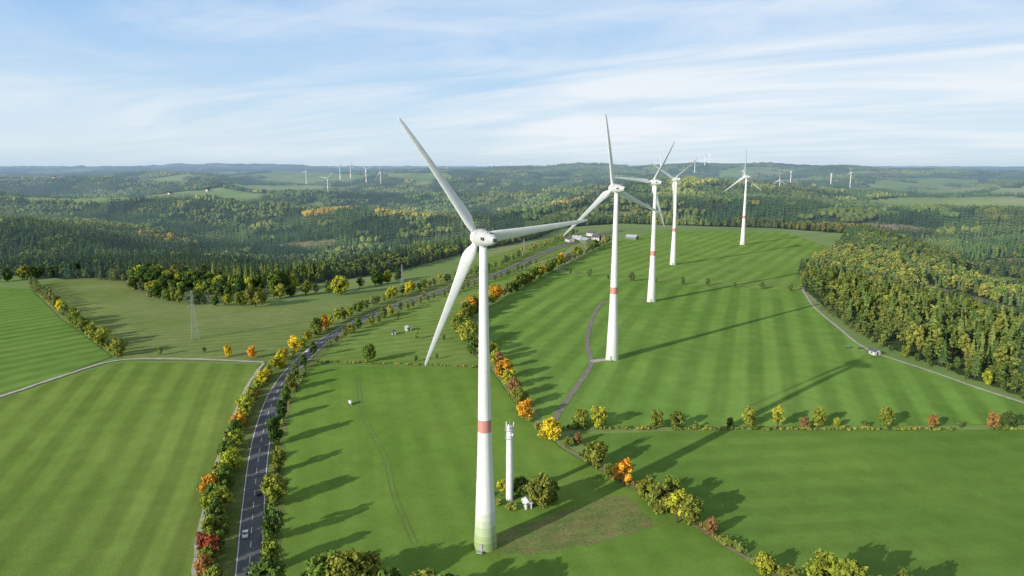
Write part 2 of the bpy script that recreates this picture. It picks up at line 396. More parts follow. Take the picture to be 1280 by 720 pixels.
path([(1004,362),(990,356),(930,358),(842,360),(800,377)],1.6,dirt,.15,"track_ground")
tr=plain("worn_grass",(.135,.19,.048),.95,.2,.3)
P=resample(PX([(445,470),(452,520),(478,570),(490,620),(515,680)]),4)
strip("track_ground",P,-.3,.2,tr,.12)
strip("track_ground",P,1.5,2.0,tr,.12)
# ---------------------------------------------------------------- trees
bark=plain("bark",(.09,.07,.05),.95,.3,2.)
leafC=leafmat("leaf_autumn",'color'); needC=leafmat("needle",'color')
RB=[(0,(.09,.14,.028)),(.35,(.13,.18,.034)),(.65,(.20,.225,.042)),(.88,(.29,.27,.045)),(1,(.32,.22,.04))]
RBF=[(0,(.075,.12,.028)),(.5,(.12,.16,.036)),(.85,(.19,.205,.045)),(1,(.26,.22,.05))]
RBA=[(0,(.16,.17,.035)),(.5,(.30,.25,.045)),(1,(.38,.22,.04))]
RS=[(0,(.026,.060,.022)),(.4,(.048,.090,.030)),(.7,(.085,.13,.040)),(1,(.14,.18,.055))]
RPN=[(0,(.10,.14,.036)),(.5,(.155,.195,.045)),(1,(.23,.245,.055))]
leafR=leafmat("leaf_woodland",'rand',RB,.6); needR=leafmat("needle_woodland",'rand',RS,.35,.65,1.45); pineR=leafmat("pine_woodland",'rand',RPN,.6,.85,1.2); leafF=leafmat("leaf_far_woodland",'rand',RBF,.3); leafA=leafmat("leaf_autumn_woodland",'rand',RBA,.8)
def ico(sub):
    bm=bmesh.new(); bmesh.ops.create_icosphere(bm,subdivisions=sub,radius=1)
    V=np.array([v.co[:] for v in bm.verts]); F=[[v.index for v in f.verts] for f in bm.faces]; bm.free(); return V,F
I1=ico(1)
def crown_data(rg,Ht=9.,lobes=13,leaves=70,ls=.42,wide=.36,low=.22):
    V=[];F=[];tone=[]
    ctrs=[]
    for i in range(lobes):
        z=low+(.86-low)*((i+.5)/lobes); prof=math.sin(math.pi*min(1,max(0,(z-low+.10)/(1.08-low))))**.7
        a_=i*2.4+rg.random()*1.2; rad=wide*prof*(.35+.45*rg.random())
        ctrs.append((Ht*rad*math.cos(a_),Ht*rad*math.sin(a_),Ht*z,Ht*wide*(.34+.22*rg.random())*(.55+.45*prof)))
    for (cx,cy,cz,R_) in ctrs:
        lt=.25+.5*rg.random()
        W_=I1[0]*(1+.3*(rg.random((len(I1[0]),1))-.5))*R_*.78
        W_=W_*np.array([1,1,.8])+np.array([cx,cy,cz]); o=len(V); V+=W_.tolist()
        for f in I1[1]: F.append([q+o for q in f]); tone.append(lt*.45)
        for _ in range(leaves):
            d_=rg.normal(size=3); d_[2]=d_[2]*.9+.15; d_/=np.linalg.norm(d_)
            c=np.array([cx,cy,cz])+d_*R_*np.array([1,1,.85])*(.78+.36*rg.random()**1.5)
            nn=d_+rg.normal(size=3)*.45; nn/=np.linalg.norm(nn)
            t1=np.cross(nn,rg.normal(size=3)); t1/=np.linalg.norm(t1); t2=np.cross(nn,t1)
            s_=ls*(.6+.8*rg.random()); o=len(V)
            V+=[(c+t1*s_).tolist(),(c+t2*s_*.7).tolist(),(c-t1*s_*.9).tolist(),(c-t2*s_*.75+nn*s_*.3).tolist()]
            F.append([o,o+1,o+2,o+3]); tone.append(min(1,max(0,lt+(rg.random()-.5)*.6)))
    return V,F,tone,ctrs
def trunk_mb(rg,Ht,ctrs,r=.028):
    b=MB(); top=Ht*.68; k=4; rad=Ht*r
    pts=[Vector((0,0,-.6))]+[Vector(((rg.random()-.5)*.05*Ht,(rg.random()-.5)*.05*Ht,top*(i+1)/k)) for i in range(k)]
    for i in range(k): b.tube(pts[i],pts[i+1],rad*(1-i/k*.8),rad*(1-(i+1)/k*.8),7)
    for j_ in range(min(6,len(ctrs))):
        c=ctrs[(j_*2+1)%len(ctrs)]; s_=pts[1+j_%3]; b.tube(s_,Vector(c[:3]),rad*.4,rad*.12,5)
    return b
BL=[]
for i in range(8):
    rg=np.random.default_rng(i+10)
    V,F,t,c=crown_data(rg,9.,[13,15,11,14,12,16,9,18][i],64,.38,[.38,.34,.44,.36,.40,.32,.29,.46][i],[.18,.14,.2,.12,.18,.1,.22,.1][i])
    cm=mkmesh("crown",V,F,[leafC],attrs={'tone':t}); tb=trunk_mb(rg,9.,c); tm=tb.mesh("trunk",[bark])
    o=len(V); V2=V+tb.V; F2=F+[[q+o for q in f] for f in tb.F]
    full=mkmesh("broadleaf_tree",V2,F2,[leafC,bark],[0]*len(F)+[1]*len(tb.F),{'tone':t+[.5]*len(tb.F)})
    BL.append((cm,tm,full))
def spruce_data(rg,Ht=20.,layers=9,pts=10,wide=.17,low=.12):
    V=[];F=[];tone=[]
    for L in range(layers):
        f=L/(layers-1); z=Ht*(low+(1-low)*f*.93); r=Ht*wide*(1-f)**.8*(.85+.3*rg.random())+Ht*.014
        dz=Ht*.16*(1-f*.5); o=len(V); V.append((0,0,min(Ht,z+dz))); a0=rg.random()*6
        for i in range(pts*2):
            a_=a0+math.pi*i/pts; rr_=r*((1+.35*(rg.random()-.5)) if i%2==0 else .55)
            zz_=z-(r*.28 if i%2==0 else -r*.05)+(rg.random()-.5)*.4; V.append((rr_*math.cos(a_),rr_*math.sin(a_),zz_))
        for i in range(pts*2): F.append([o,o+1+i,o+1+(i+1)%(pts*2)]); tone.append(.3+.4*rg.random()+(.12 if i%2 else -.05))
    return V,F,tone
def tree_with_trunk(V,F,t,leaf,Ht,name):
    tb=MB(); tb.tube((0,0,-1),(0,0,Ht*.8),Ht*.014,Ht*.004,6); o=len(V)
    return mkmesh(name,V+tb.V,F+[[q+o for q in f] for f in tb.F],[leaf,bark],[0]*len(F)+[1]*len(tb.F),{'tone':t+[.5]*len(tb.F)})
SPI=[];PNI=[]
cN=bpy.data.collections.new("woodland_parts")
for i in range(4):
    rg=np.random.default_rng(i+50); V,F,t=spruce_data(rg,20.,[9,11,8,10][i],[9,8,10,9][i],[.17,.14,.19,.155][i])
    SPI.append(tree_with_trunk(V,F,t,needC,20.,"spruce_tree"))
    me=tree_with_trunk(V,F,t,needR,20.,"woodland_spruce"); o=bpy.data.objects.new("a%02d_woodland_spruce"%i,me); cN.objects.link(o)
for i in range(4):
    rg=np.random.default_rng(i+70); V,F,t,c=crown_data(rg,16.,10,32,.85,[.32,.28,.35,.30][i],.12)
    me=tree_with_trunk(V,F,t,leafR,16.,"woodland_broadleaf"); o=bpy.data.objects.new("b%02d_woodland_broadleaf"%i,me); cN.objects.link(o)
for i in range(4):
    rg=np.random.default_rng(i+80); V,F,t,c=crown_data(rg,18.,10,34,.7,[.18,.16,.20,.15][i],[.3,.22,.25,.3][i])
    PNI.append(tree_with_trunk(V,F,t,needC,18.,"pine_tree"))
    me=tree_with_trunk(V,F,t,pineR,18.,"woodland_pine"); o=bpy.data.objects.new("d%02d_woodland_pine"%i,me); cN.objects.link(o)
cF=bpy.data.collections.new("woodland_far_parts")
for i in range(9):
    rg=np.random.default_rng(i+90); V=[];F=[];t=[];brd=i>=3
    for k in range(16):
        x,y=((k%4)-1.5)*9+rg.normal()*2.2,((k//4)-1.5)*9+rg.normal()*2.2; s_=.75+.5*rg.random()
        if not brd:
            v,f,tt=spruce_data(rg,20,4,5,.2)
        else:
            v=(I1[0]*(1+.5*(rg.random((len(I1[0]),1))-.5))*np.array([5.6,5.6,6.5])+np.array([0,0,8.5])).tolist(); f=I1[1]; tt=(.3+.45*rg.random()+.2*(rg.random(len(f))-.5)).tolist()
        o=len(V); ang=rg.random()*6; v=np.array(v)*s_
        V+=[(x+q[0]*math.cos(ang)-q[1]*math.sin(ang),y+q[0]*math.sin(ang)+q[1]*math.cos(ang),q[2]-1) for q in v]
        tv=.3*(rg.random()-.5); F+=[[q+o for q in g_] for g_ in f]; t+=[u+tv for u in tt]
    me=mkmesh("far_clump",V,F,[leafA if i>=6 else leafF if brd else needR],attrs={'tone':t}); o=bpy.data.objects.new("c%02d_clump"%i,me); cF.objects.link(o)
def scatter(name,P,rot,scl,idx,coll,**kw):
    me=bpy.data.meshes.new(name); me.vertices.add(len(P)); me.vertices.foreach_set('co',np.asarray(P,dtype=np.float32).ravel())
    for k,v,ty in(('rot',rot,'FLOAT'),('scl',scl,'FLOAT'),('idx',idx,'INT')):
        a_=me.attributes.new(k,ty,'POINT'); a_.data.foreach_set('value',np.asarray(v,dtype=np.float32 if ty=='FLOAT' else np.int32))
    me.update(); o=mkobj(name,me,**kw)
    ng=bpy.data.node_groups.new(name,'GeometryNodeTree')
    ng.interface.new_socket("Geometry",in_out='INPUT',socket_type='NodeSocketGeometry'); ng.interface.new_socket("Geometry",in_out='OUTPUT',socket_type='NodeSocketGeometry')
    nn=ng.nodes; gi=nn.new('NodeGroupInput'); go=nn.new('NodeGroupOutput'); ip=nn.new('GeometryNodeInstanceOnPoints'); ci=nn.new('GeometryNodeCollectionInfo')
    ci.inputs['Collection'].default_value=coll; ci.inputs['Separate Children'].default_value=True; ci.inputs['Reset Children'].default_value=True
    ip.inputs['Pick Instance'].default_value=True
    def na_(k,ty): q=nn.new('GeometryNodeInputNamedAttribute'); q.data_type=ty; q.inputs[0].default_value=k; return [s for s in q.outputs if s.enabled and s.name=='Attribute'][0]
    cx=nn.new('ShaderNodeCombineXYZ'); L=ng.links
    L.new(gi.outputs[0],ip.inputs['Points']); L.new(ci.outputs[0],ip.inputs['Instance']); L.new(na_('idx','INT'),ip.inputs['Instance Index'])
    L.new(na_('rot','FLOAT'),cx.inputs[2]); L.new(cx.outputs[0],ip.inputs['Rotation']); L.new(na_('scl','FLOAT'),ip.inputs['Scale']); L.new(ip.outputs[0],go.inputs[0])
    md=o.modifiers.new("scatter",'NODES'); md.node_group=ng; return o
def jgrid(x0,x1,y0,y1,s,j_):
    gx,gy=np.meshgrid(np.arange(x0,x1,s),np.arange(y0,y1,s)); gx=gx.ravel()+(RNG.random(gx.size)-.5)*s*j_; gy=gy.ravel()+(RNG.random(gy.size)-.5)*s*j_; return gx,gy
def broadmap(x,y):
    return vn(x,y,230,6)*.6+vn(x,y,70,7)*.4
gx,gy=jgrid(-1400,1400,120,1600,7.0,.9)
r=np.hypot(gx,gy); az=np.degrees(np.arctan2(gx,gy)); k=(r<1550)&(np.abs(az)<44)
gx,gy,r=gx[k],gy[k],r[k]; right=(gx>200)&(gy<1000); k=woodmask(gx,gy)&(RNG.random(len(gx))>np.where(right,.17,.05))&~cutmask(gx,gy)
gx,gy,r,right=gx[k],gy[k],r[k],right[k]
bm_=broadmap(gx,gy); edge=pdist(gx,gy)<18
rn=RNG.random(len(gx)); isb=rn<np.where(bm_>.58,.7,.06)+np.where(edge,.3,0)+np.where(right,.10,0)
isp=(~isb)&(RNG.random(len(gx))<np.where(right,.5,.10))
gz=H(gx,gy); sc=.75+.5*RNG.random(len(gx)); sc=np.where(edge&isb,sc*.7,sc); sc=np.where(right,sc*.9,sc)
rot=RNG.random(len(gx))*6.28; idx=np.where(isb,4,np.where(isp,8,0))+RNG.integers(0,4,len(gx))
vis=np.abs(np.degrees(np.arctan2(gx,gy)))<37.5
order=np.argsort(r+np.where(vis,0,1e5))
spr=[q for q in order if idx[q]<4][:280]; pin=[q for q in order if idx[q]>=8][:280]
ind=set(spr)|set(pin); keep=np.array([q not in ind for q in range(len(gx))])
scatter("woodland_near",np.column_stack([gx,gy,gz])[keep],rot[keep],sc[keep],idx[keep],cN,kind="stuff",label="dense mixed spruce and autumn broadleaf woodland on slopes",category="woodland")
def rc(stops): return stops[random.randrange(len(stops))]
SPC=[(.06,.105,.03),(.08,.13,.035),(.11,.16,.042),(.15,.19,.048),(.18,.21,.055)]
for q in spr:
    o=mkobj("spruce_tree",SPI[idx[q]],(gx[q],gy[q],gz[q]),(0,0,rot[q]),float(sc[q]),label="tall green spruce at the woodland edge",category="tree",group="spruces along the woodland edge"); o.color=rc(SPC)+(1,)
PNC=[(.13,.175,.04),(.18,.22,.046),(.24,.255,.055),(.22,.24,.05),(.12,.165,.038)]
for q in pin:
    o=mkobj("pine_tree",PNI[idx[q]-8],(gx[q],gy[q],gz[q]),(0,0,rot[q]),float(sc[q]),label="olive green pine at the sunlit woodland edge",category="tree",group="pines along the woodland edge"); o.color=rc(PNC)+(1,)
PAL={'green':(.115,.18,.032),'dark green':(.055,.10,.02),'olive green':(.19,.22,.036),'yellow-green':(.32,.34,.04),'yellow':(.60,.47,.035),'orange':(.60,.30,.03),'red':(.32,.08,.035),'rusty brown':(.30,.17,.06)}
TREES=[]
def tree(x,y,Ht,cname,where,grp=None,w=1.): TREES.append((x,y,Ht,cname,where,grp,w))
gR="trees lining the country road"
for u,v,Ht,c in [(255,722,8,'rusty brown'),(266,700,9,'red'),(262,676,9,'olive green'),(270,655,10,'green'),(278,640,10,'yellow-green'),(262,622,10,'orange'),(284,612,10,'green'),(289,590,10,'yellow-green'),(284,575,9,'green'),(296,562,9,'yellow-green'),(295,545,8,'green'),(303,530,8,'yellow'),(309,515,9,'yellow-green'),(314,502,8,'yellow-green'),(322,492,8,'yellow-green'),(329,480,8,'yellow'),(336,470,7,'yellow-green'),(343,462,7,'yellow-green'),(272,690,8,'green'),(268,740,9,'olive green'),(276,668,7,'olive green'),(273,602,8,'yellow-green'),(287,560,8,'olive green'),(298,535,7,'orange'),(304,514,8,'yellow-green'),(318,500,6,'orange'),(333,476,7,'yellow'),(260,640,7,'yellow-green'),(256,690,7,'red'),(268,630,8,'green'),(282,625,8,'green'),(349,455,8,'yellow-green'),(355,449,7,'yellow'),(262,705,7,'olive green'),
    (345,556,14,'dark green'),(341,676,13,'green'),(352,524,10,'dark green'),(358,504,10,'green'),(364,488,10,'olive green'),(370,473,9,'green'),(349,590,11,'olive green'),(344,630,12,'olive green'),(339,712,12,'olive green'),(336,752,12,'green'),(392,446,10,'dark green'),(380,460,8,'dark green')]:
    tree(*G(u,v),Ht,c,"beside the road",gR,.78 if u>336 else 1.)
hd="in the hedgerow between meadows"; gH="trees in the hedgerows"
for u,v,Ht,c in [(617,452,12,'yellow-green'),(624,462,11,'rusty brown'),(630,474,12,'orange'),(637,486,11,'yellow-green'),(643,497,11,'rusty brown'),(651,510,11,'olive green'),(656,524,10,'orange'),(688,550,10,'yellow'),(742,585,12,'olive green'),(779,609,12,'orange'),(808,627,10,'olive green'),(826,642,12,'olive green'),(846,654,13,'yellow-green'),(862,657,12,'olive green'),(888,669,7,'rusty brown'),(838,632,11,'olive green'),(722,556,6,'rusty brown'),(708,560,5,'olive green'),(760,597,6,'olive green'),(815,636,9,'olive green'),
    (726,534,9,'olive green'),(749,535,11,'yellow-green'),(820,536,9,'olive green'),(845,536,9,'olive green'),(870,536,4,'green'),(912,534,5,'olive green'),(936,534,10,'yellow-green'),(972,535,11,'yellow-green'),(1005,536,6,'rusty brown'),(1022,534,10,'olive green'),(1045,534,5,'yellow-green'),(1108,534,10,'olive green'),(1165,535,7,'rusty brown'),(1240,536,8,'rusty brown'),(1262,536,9,'olive green'),(1200,535,4,'green'),(1080,535,4,'olive green'),
    (1026,745,14,'yellow-green'),(1060,757,15,'olive green'),(985,738,8,'olive green'),(955,718,7,'yellow-green'),(1110,775,14,'olive green')]:
    tree(*G(u,v),Ht,c,hd,gH)
for u,v,Ht,c in [(677,632,12,'olive green'),(650,618,7,'green'),(627,620,7,'yellow-green'),(690,626,8,'green')]:
    tree(*G(u,v),Ht,c,"beside the white mast")
for u,v,Ht,c in [(436,748,15,'olive green'),(465,742,13,'olive green'),(408,745,13,'green'),(385,735,6,'olive green'),(350,738,6,'yellow-green'),(490,775,16,'green'),(525,785,17,'olive green'),(560,785,16,'green')]:
    tree(*G(u,v),Ht,c,"on the grass verge")
for u,v,Ht,c in [(462,452,11,'green'),(285,446,8,'yellow'),(315,448,8,'orange'),(200,444,6,'rusty brown'),(256,441,4,'olive green'),(520,424,6,'rusty brown'),(320,384,18,'olive green'),(425,368,17,'yellow-green'),(411,366,12,'green'),(382,368,12,'dark green'),(520,452,4,'rusty brown'),(546,449,4,'green'),(555,425,4,'orange'),(498,398,6,'green'),(530,372,8,'green')]:
    tree(*G(u,v),Ht,c,"standing alone on the pasture")
def row(pxs,space,h0,h1,cols,where,grp,jit=2.):
    P=resample(PX(pxs),space)
    for q in P: tree(q[0]+random.uniform(-jit,jit),q[1]+random.uniform(-jit,jit),random.uniform(h0,h1),rc(cols),where,grp)
mixa=['green','olive green','yellow-green','olive green','yellow-green','green','yellow-green','yellow','orange']
row([(347,458),(372,437),(402,413),(440,395),(492,372),(560,352),(618,335),(668,312),(720,292)],10,6,11,mixa,"beside the road",gR)
row([(412,434),(448,413),(500,390),(560,368),(622,349),(668,330)],12,5,9,['green','olive green','yellow-green','olive green'],"beside the road",gR)
row([(40,357),(62,376),(88,400),(118,425),(150,446)],8,6,11,['yellow-green','olive green','yellow-green','olive green','green','yellow'],hd,gH)
row([(574,418),(578,402),(596,388),(622,375),(646,362),(668,350),(700,332),(760,304)],9,8,15,['orange','yellow','olive green','olive green','olive green','green','yellow-green','green'],hd,gH)
row([(578,418),(592,440),(612,452)],8,10,15,['green','yellow-green','olive green'],hd,gH)
row([(690,340),(740,347),(800,352),(842,356),(905,358),(990,364)],24,5,10,['green','olive green','yellow-green'],hd,gH)
cps=['olive green','green','green','olive green','dark green','dark green','yellow-green']
row([(168,350),(200,364),(250,371),(300,373)],8,13,19,cps,"in the copse","copse trees",5)
row([(170,360),(200,374),(240,380),(290,382),(330,380)],8,7,14,cps+['yellow-green'],"at the copse edge","copse trees",4)
row([(175,345),(210,356),(260,364),(310,368),(370,362)],8,14,20,cps,"in the copse","copse trees",5)
row([(0,352),(60,347),(120,343),(165,345)],9,12,18,cps,"at the woodland edge","copse trees",4)
row([(330,376),(380,368),(440,362),(500,350)],10,9,15,cps+['yellow-green'],"at the woodland edge","copse trees",4)
row([(1030,388),(1062,410),(1100,434),(1180,463),(1280,499)],10,4,8,['olive green','yellow-green','green','olive green','yellow-green'],"by the gravel track",gH)
def app(t):
    x,y,Ht=t[:3]; a_=abs(math.degrees(math.atan2(x,y))); return Ht/math.hypot(x,y)*(1 if a_<37 else .2)
TREES.sort(key=app,reverse=True)
for i,(x,y,Ht,cname,where,grp,w) in enumerate(TREES[:298]):
    cm,tm,full=BL[random.randrange(8)]
    j_=.82+.36*random.random(); c=PAL[cname]; c=(c[0]*j_*(.9+.2*random.random()),c[1]*j_,c[2],1); s=Ht/9.
    kw=dict(label="%s leafy tree %s"%(cname,where),category="tree")
    if grp: kw['group']=grp
    w=w*random.uniform(.85,1.1); rz=random.random()*6.28
    if math.hypot(x,y)<470:
        e=mkobj("broadleaf_tree",None,(x,y,h(x,y)),(0,0,rz),(s*w,s*w*random.uniform(.88,1.1),s),**kw)
        mkobj("trunk",tm,parent=e); o=mkobj("crown",cm,parent=e); o.color=c
    else:
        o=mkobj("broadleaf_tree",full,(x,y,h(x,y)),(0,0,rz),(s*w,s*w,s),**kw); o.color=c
RT=TREES[298:]
if RT:
    P=np.array([(t[0],t[1],h(t[0],t[1])) for t in RT]); scatter("distant_hedgerow_trees",P,RNG.random(len(P))*6,np.array([t[2]/16 for t in RT]),4+RNG.integers(0,4,len(P)),cN,kind="stuff",label="distant small autumn trees along road and hedgerows",category="trees")
# far clumps
gx,gy=jgrid(-5000,5000,800,6300,31,.8); r=np.hypot(gx,gy); az=np.degrees(np.arctan2(gx,gy)); k=(r>1540)&(r<6200)&(np.abs(az)<41)
gx,gy=gx[k],gy[k]; k=woodmask(gx,gy)&~cutmask(gx,gy); gx,gy=gx[k],gy[k]
isb=(RNG.random(len(gx))<np.where(broadmap(gx,gy)>.58,.8,.06))
aut=np.zeros(len(gx),bool)
for (cx,cy,a_,b_) in [AZ(540,1960)+(150,110),AZ(415,2150)+(100,60),AZ(205,1700)+(60,40),AZ(1130,2300)+(120,60),AZ(690,2600)+(130,60)]:
    aut|=(((gx-cx)/a_)**2+((gy-cy)/b_)**2)<1+.8*(vn(gx,gy,60,3)-.5)
scatter("woodland_distant",np.column_stack([gx,gy,H(gx,gy)-.5]),RNG.random(len(gx))*6.28,.85+.35*RNG.random(len(gx)),np.where(aut,6,np.where(isb,3,0))+RNG.integers(0,3,len(gx)),cF,kind="stuff",label="distant dark green forest covering rolling hills",category="woodland")
# hedges (low continuous)
mH,nt,b=newmat("hedge_leaf"); n=N(nt)
base=n.ramp(n.noise(n.pos(),.06,4,.6),[(0,(.08,.13,.025)),(.42,(.13,.18,.034)),(.52,(.22,.25,.045)),(.62,(.28,.22,.05)),(1,(.18,.19,.045))])
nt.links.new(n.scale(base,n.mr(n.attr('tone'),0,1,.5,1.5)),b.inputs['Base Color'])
def hedge(pxs,w,ht,step=1.8,label="low olive green hedge between meadows",gap=.15):
    P=resample(PX(pxs),step); V=[];F=[];t=[];rg=np.random.default_rng(len(P))
    for q in P:
        if rg.random()<gap or vn(q[0],q[1],14,6)<gap*1.3: continue
        R_=ht*(.25+.45*rg.random()); c=np.array([q[0]+rg.normal()*w*.25,q[1]+rg.normal()*w*.25,0]); c[2]=h(c[0],c[1])+R_*.7; lt=.2+.5*rg.random()
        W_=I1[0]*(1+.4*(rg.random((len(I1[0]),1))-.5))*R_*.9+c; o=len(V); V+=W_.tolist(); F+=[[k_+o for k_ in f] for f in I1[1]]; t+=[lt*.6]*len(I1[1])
        for _ in range(22):
            d_=rg.normal(size=3); d_[2]=abs(d_[2]); d_/=np.linalg.norm(d_); cc=c+d_*R_*(.9+.35*rg.random()); nn=d_+rg.normal(size=3)*.5; t1=np.cross(nn,rg.normal(size=3)); t1/=np.linalg.norm(t1); t2=np.cross(nn,t1); s_=.32*(.6+.8*rg.random()); o=len(V)
            V+=[(cc+t1*s_).tolist(),(cc+t2*s_).tolist(),(cc-t1*s_).tolist(),(cc-t2*s_).tolist()]; F.append([o,o+1,o+2,o+3]); t.append(min(1,lt+rg.random()*.4))
    mkobj("hedge",mkmesh("hedge",V,F,[mH],attrs={'tone':t}),label=label,category="hedge")
hedge([(700,536),(760,536),(860,537),(960,537),(1100,537),(1300,538)],2,1.6)
hedge([(615,452),(640,492),(665,530),(700,555),(742,583),(780,605)],3,2.2,2.0,gap=.22)
hedge([(790,608),(830,636),(870,655),(910,682),(960,708),(1010,740)],4,2.8,label="overgrown olive hedge along the dirt track",gap=.18)
hedge([(395,453),(450,454),(520,456),(612,460)],1.6,1.2)
hedge([(255,740),(265,690),(270,650),(282,600),(297,550),(312,510),(335,470)],5,3.2,1.5,label="thick mixed shrub hedge beside the road")
hedge([(338,720),(343,660),(346,600),(350,545),(362,500),(385,462)],2.5,1.6,2.8,label="sparse shrubs on the road verge",gap=.3)
hedge([(40,358),(90,402),(150,447)],3,2.4)
hedge([(610,622),(620,628),(632,633),(645,638)],3,2.2)
# ---------------------------------------------------------------- wind turbines
def tower_mat(name,g):
    m,nt,b=newmat(name); n=N(nt); o=n.obj(); s=nt.nodes.new('ShaderNodeSeparateXYZ'); nt.links.new(o,s.inputs[0])
    z=n.math('DIVIDE',s.outputs[2],100.)
    w=(.80,.80,.78)
    def q(c): return tuple(w[i]+(c[i]-w[i])*g for i in range(3))
    c=n.ramp(z,[(0,q((.30,.40,.16))),(.025,q((.39,.48,.24))),(.05,q((.48,.56,.34))),(.075,q((.58,.64,.46))),(.10,q((.69,.72,.61))),(.125,w),(.386,(.60,.27,.235)),(.422,w)],'CONSTANT')
    dirt_=n.noise(n.vmath('MULTIPLY',o,(1.5,1.5,.08)),1.,5,.6)
    c=n.scale(c,n.mr(dirt_,.3,.75,1.04,.84))
    seam=n.math('LESS_THAN',n.math('FRACT',n.math('DIVIDE',s.outputs[2],3.85)),.03)
    c=n.scale(c,n.math('SUBTRACT',1.,n.math('MULTIPLY',seam,.16)))
    nt.links.new(c,b.inputs['Base Color']); b.inputs['Roughness'].default_value=.5; b.inputs['Specular IOR Level'].default_value=.3; return m
wht=plain("turbine_white",(.76,.76,.75),.45,.07,.3); nac=plain("nacelle_grey_white",(.50,.51,.51),.5,.12,.5); gry=plain("turbine_grey",(.36,.36,.36),.6,.15,1.); dgr=plain("dark_vent",(.08,.08,.08),.7,.1,2.)
b=MB(); b.lathe([(3.75,-1),(3.72,0),(3.35,6),(2.98,14),(2.65,22),(2.32,31),(2.08,40),(1.85,52),(1.62,64),(1.43,76),(1.25,88),(1.12,96.2)],40); TW=b.mesh("tower",[tower_mat("tower_paint_green_foot",1.)],True); TW2=b.mesh("tower",[tower_mat("tower_paint_pale_foot",.35)],True)
b=MB(); b.lathe([(.25,-7.2),(.85,-7.0),(1.4,-6.1),(1.8,-4.6),(2.1,-2.6),(2.35,-.8),(2.5,.2),(2.52,.5),(2.64,.55),(2.66,1.8),(2.5,1.9),(2.2,2.1)],32,0,'Y')
b.box((0,-2.6,2.05),(1.3,2.0,.5),1,0,.8); b.box((0,-4.8,1.65),(.7,.6,.7),2); b.tube((.5,-4.9,1.6),(.5,-4.9,3.3),.06,.05,5,1); b.tube((-.5,-4.9,1.6),(-.5,-4.9,3.1),.06,.05,5,1); b.box((0,-7.1,0),(1.1,.3,.9),2)
b.box((1.8,-3.4,.2),(.9,1.6,.8),2); b.box((-1.8,-3.4,.2),(.9,1.6,.8),2)
b.tube((0,0,-2.6),(0,0,-1.2),1.2,1.5,24,0)
NA=b.mesh("nacelle",[nac,gry,dgr])
b=MB(); b.lathe([(2.1,-1.0),(2.4,-.9),(2.35,.3),(2.1,1.2),(1.6,2.1),(.9,2.75),(.3,2.95)],32,0,'Y')
for k in range(3):
    a_=2*math.pi*k/3; b.tube((1.9*math.sin(a_),0,1.9*math.cos(a_)),(2.7*math.sin(a_),0,2.7*math.cos(a_)),1.05,.97,16,1)
HB=b.mesh("rotor_hub",[wht,wht])
for me in(NA,HB): me.polygons.foreach_set('use_smooth',[True]*len(me.polygons)); me.set_sharp_from_angle(angle=.7)
def blade():
    secs=[(2.3,1.8,1.7,.5,24),(3.2,2.3,1.6,.46,24),(4.5,3.3,1.3,.40,20),(6.2,3.8,1.05,.36,16),(9,3.5,.86,.34,11),(13,3.0,.70,.33,8),(18,2.55,.52,.32,5),(24,2.1,.4,.31,3),(30,1.7,.29,.30,2),(35,1.35,.2,.3,1),(38.5,1.05,.13,.3,0),(40.4,.7,.08,.32,0),(41,.2,.04,.4,0)]
    n_=16;V=[];F=[]
    for s,c,t,le,tw in secs:
        tw=math.radians(tw+4)
        for i in range(n_):
            a_=2*math.pi*i/n_; x=c*(.5*math.cos(a_)+.5-le); yk=t*.5*math.sin(a_)*(1 if s<3 else (.35+.65*(1-(.5+.5*math.cos(a_)))**.6)*1.25)
            V.append((x*math.cos(tw)-yk*math.sin(tw),x*math.sin(tw)+yk*math.cos(tw)+ (s/41)**2*.9,s))
    for k in range(len(secs)-1):
        for i in range(n_): F.append((k*n_+i,k*n_+(i+1)%n_,(k+1)*n_+(i+1)%n_,(k+1)*n_+i))
    F.append(tuple(range(n_))[::-1]); F.append(tuple(range((len(secs)-1)*n_,len(secs)*n_)))
    return mkmesh("blade",V,F,[wht],smooth=True)
BLD=blade()
b=MB(); b.box((0,0,1.1),(1.1,.25,2.2),0); b.box((0,-.7,-.05),(1.8,1.5,.35),1); DR=b.mesh("door",[gry,gry])
def turbine(x,y,theta,yaw=30,lab="",tw=None,far=False,grp="white wind turbines on the plateau"):
    e=mkobj("wind_turbine",None,(x,y,h(x,y)),(0,0,math.radians(yaw)),1.,label=lab,category="wind turbine",group=grp)
    mkobj("tower",tw or TW2,parent=e)
    if not far: mkobj("door",DR,(-2.9,-2.35,.6),(0,0,math.radians(-50)),parent=e)
    mkobj("nacelle",NA,(0,0,98),parent=e)
    r_=mkobj("rotor_hub",HB,(0,3.3,98),(0,math.radians(theta),0),parent=e)
    for k in range(3): mkobj("blade",BLD,(0,0,0),(0,2*math.pi*k/3,0),parent=r_)
    return e
nl="tall white wind turbine with red band on mown grass"
turbine(-8.4,198.5,-35,30,"white wind turbine with green tower foot beside rough grass",TW)
turbine(*G(765,449),-8,30,nl); turbine(*G(814,377),36,33,nl); turbine(*G(841,331),57,30,nl); turbine(*G(928,306),0,24,"white wind turbine by the woodland on the plateau")
fl="small distant white wind turbine above forested hills"
for i,(u,rr_,th) in enumerate([(386,4700,10),(412,3700,40),(428,5000,0),(441,5000,25),(460,4500,70),(478,4300,100),(823,5600,15),(865,5400,50),(877,5600,5),(883,5900,80),(925,3900,20),(971,3300,0),(984,4000,35),(1034,4000,60),(1058,3900,10),(560,7500,30),(615,7800,0),(640,7900,50),(665,7600,20)]):
    turbine(*AZ(u,rr_),th,25+random.uniform(-15,15),fl,None,True,"distant wind turbines on the hills")
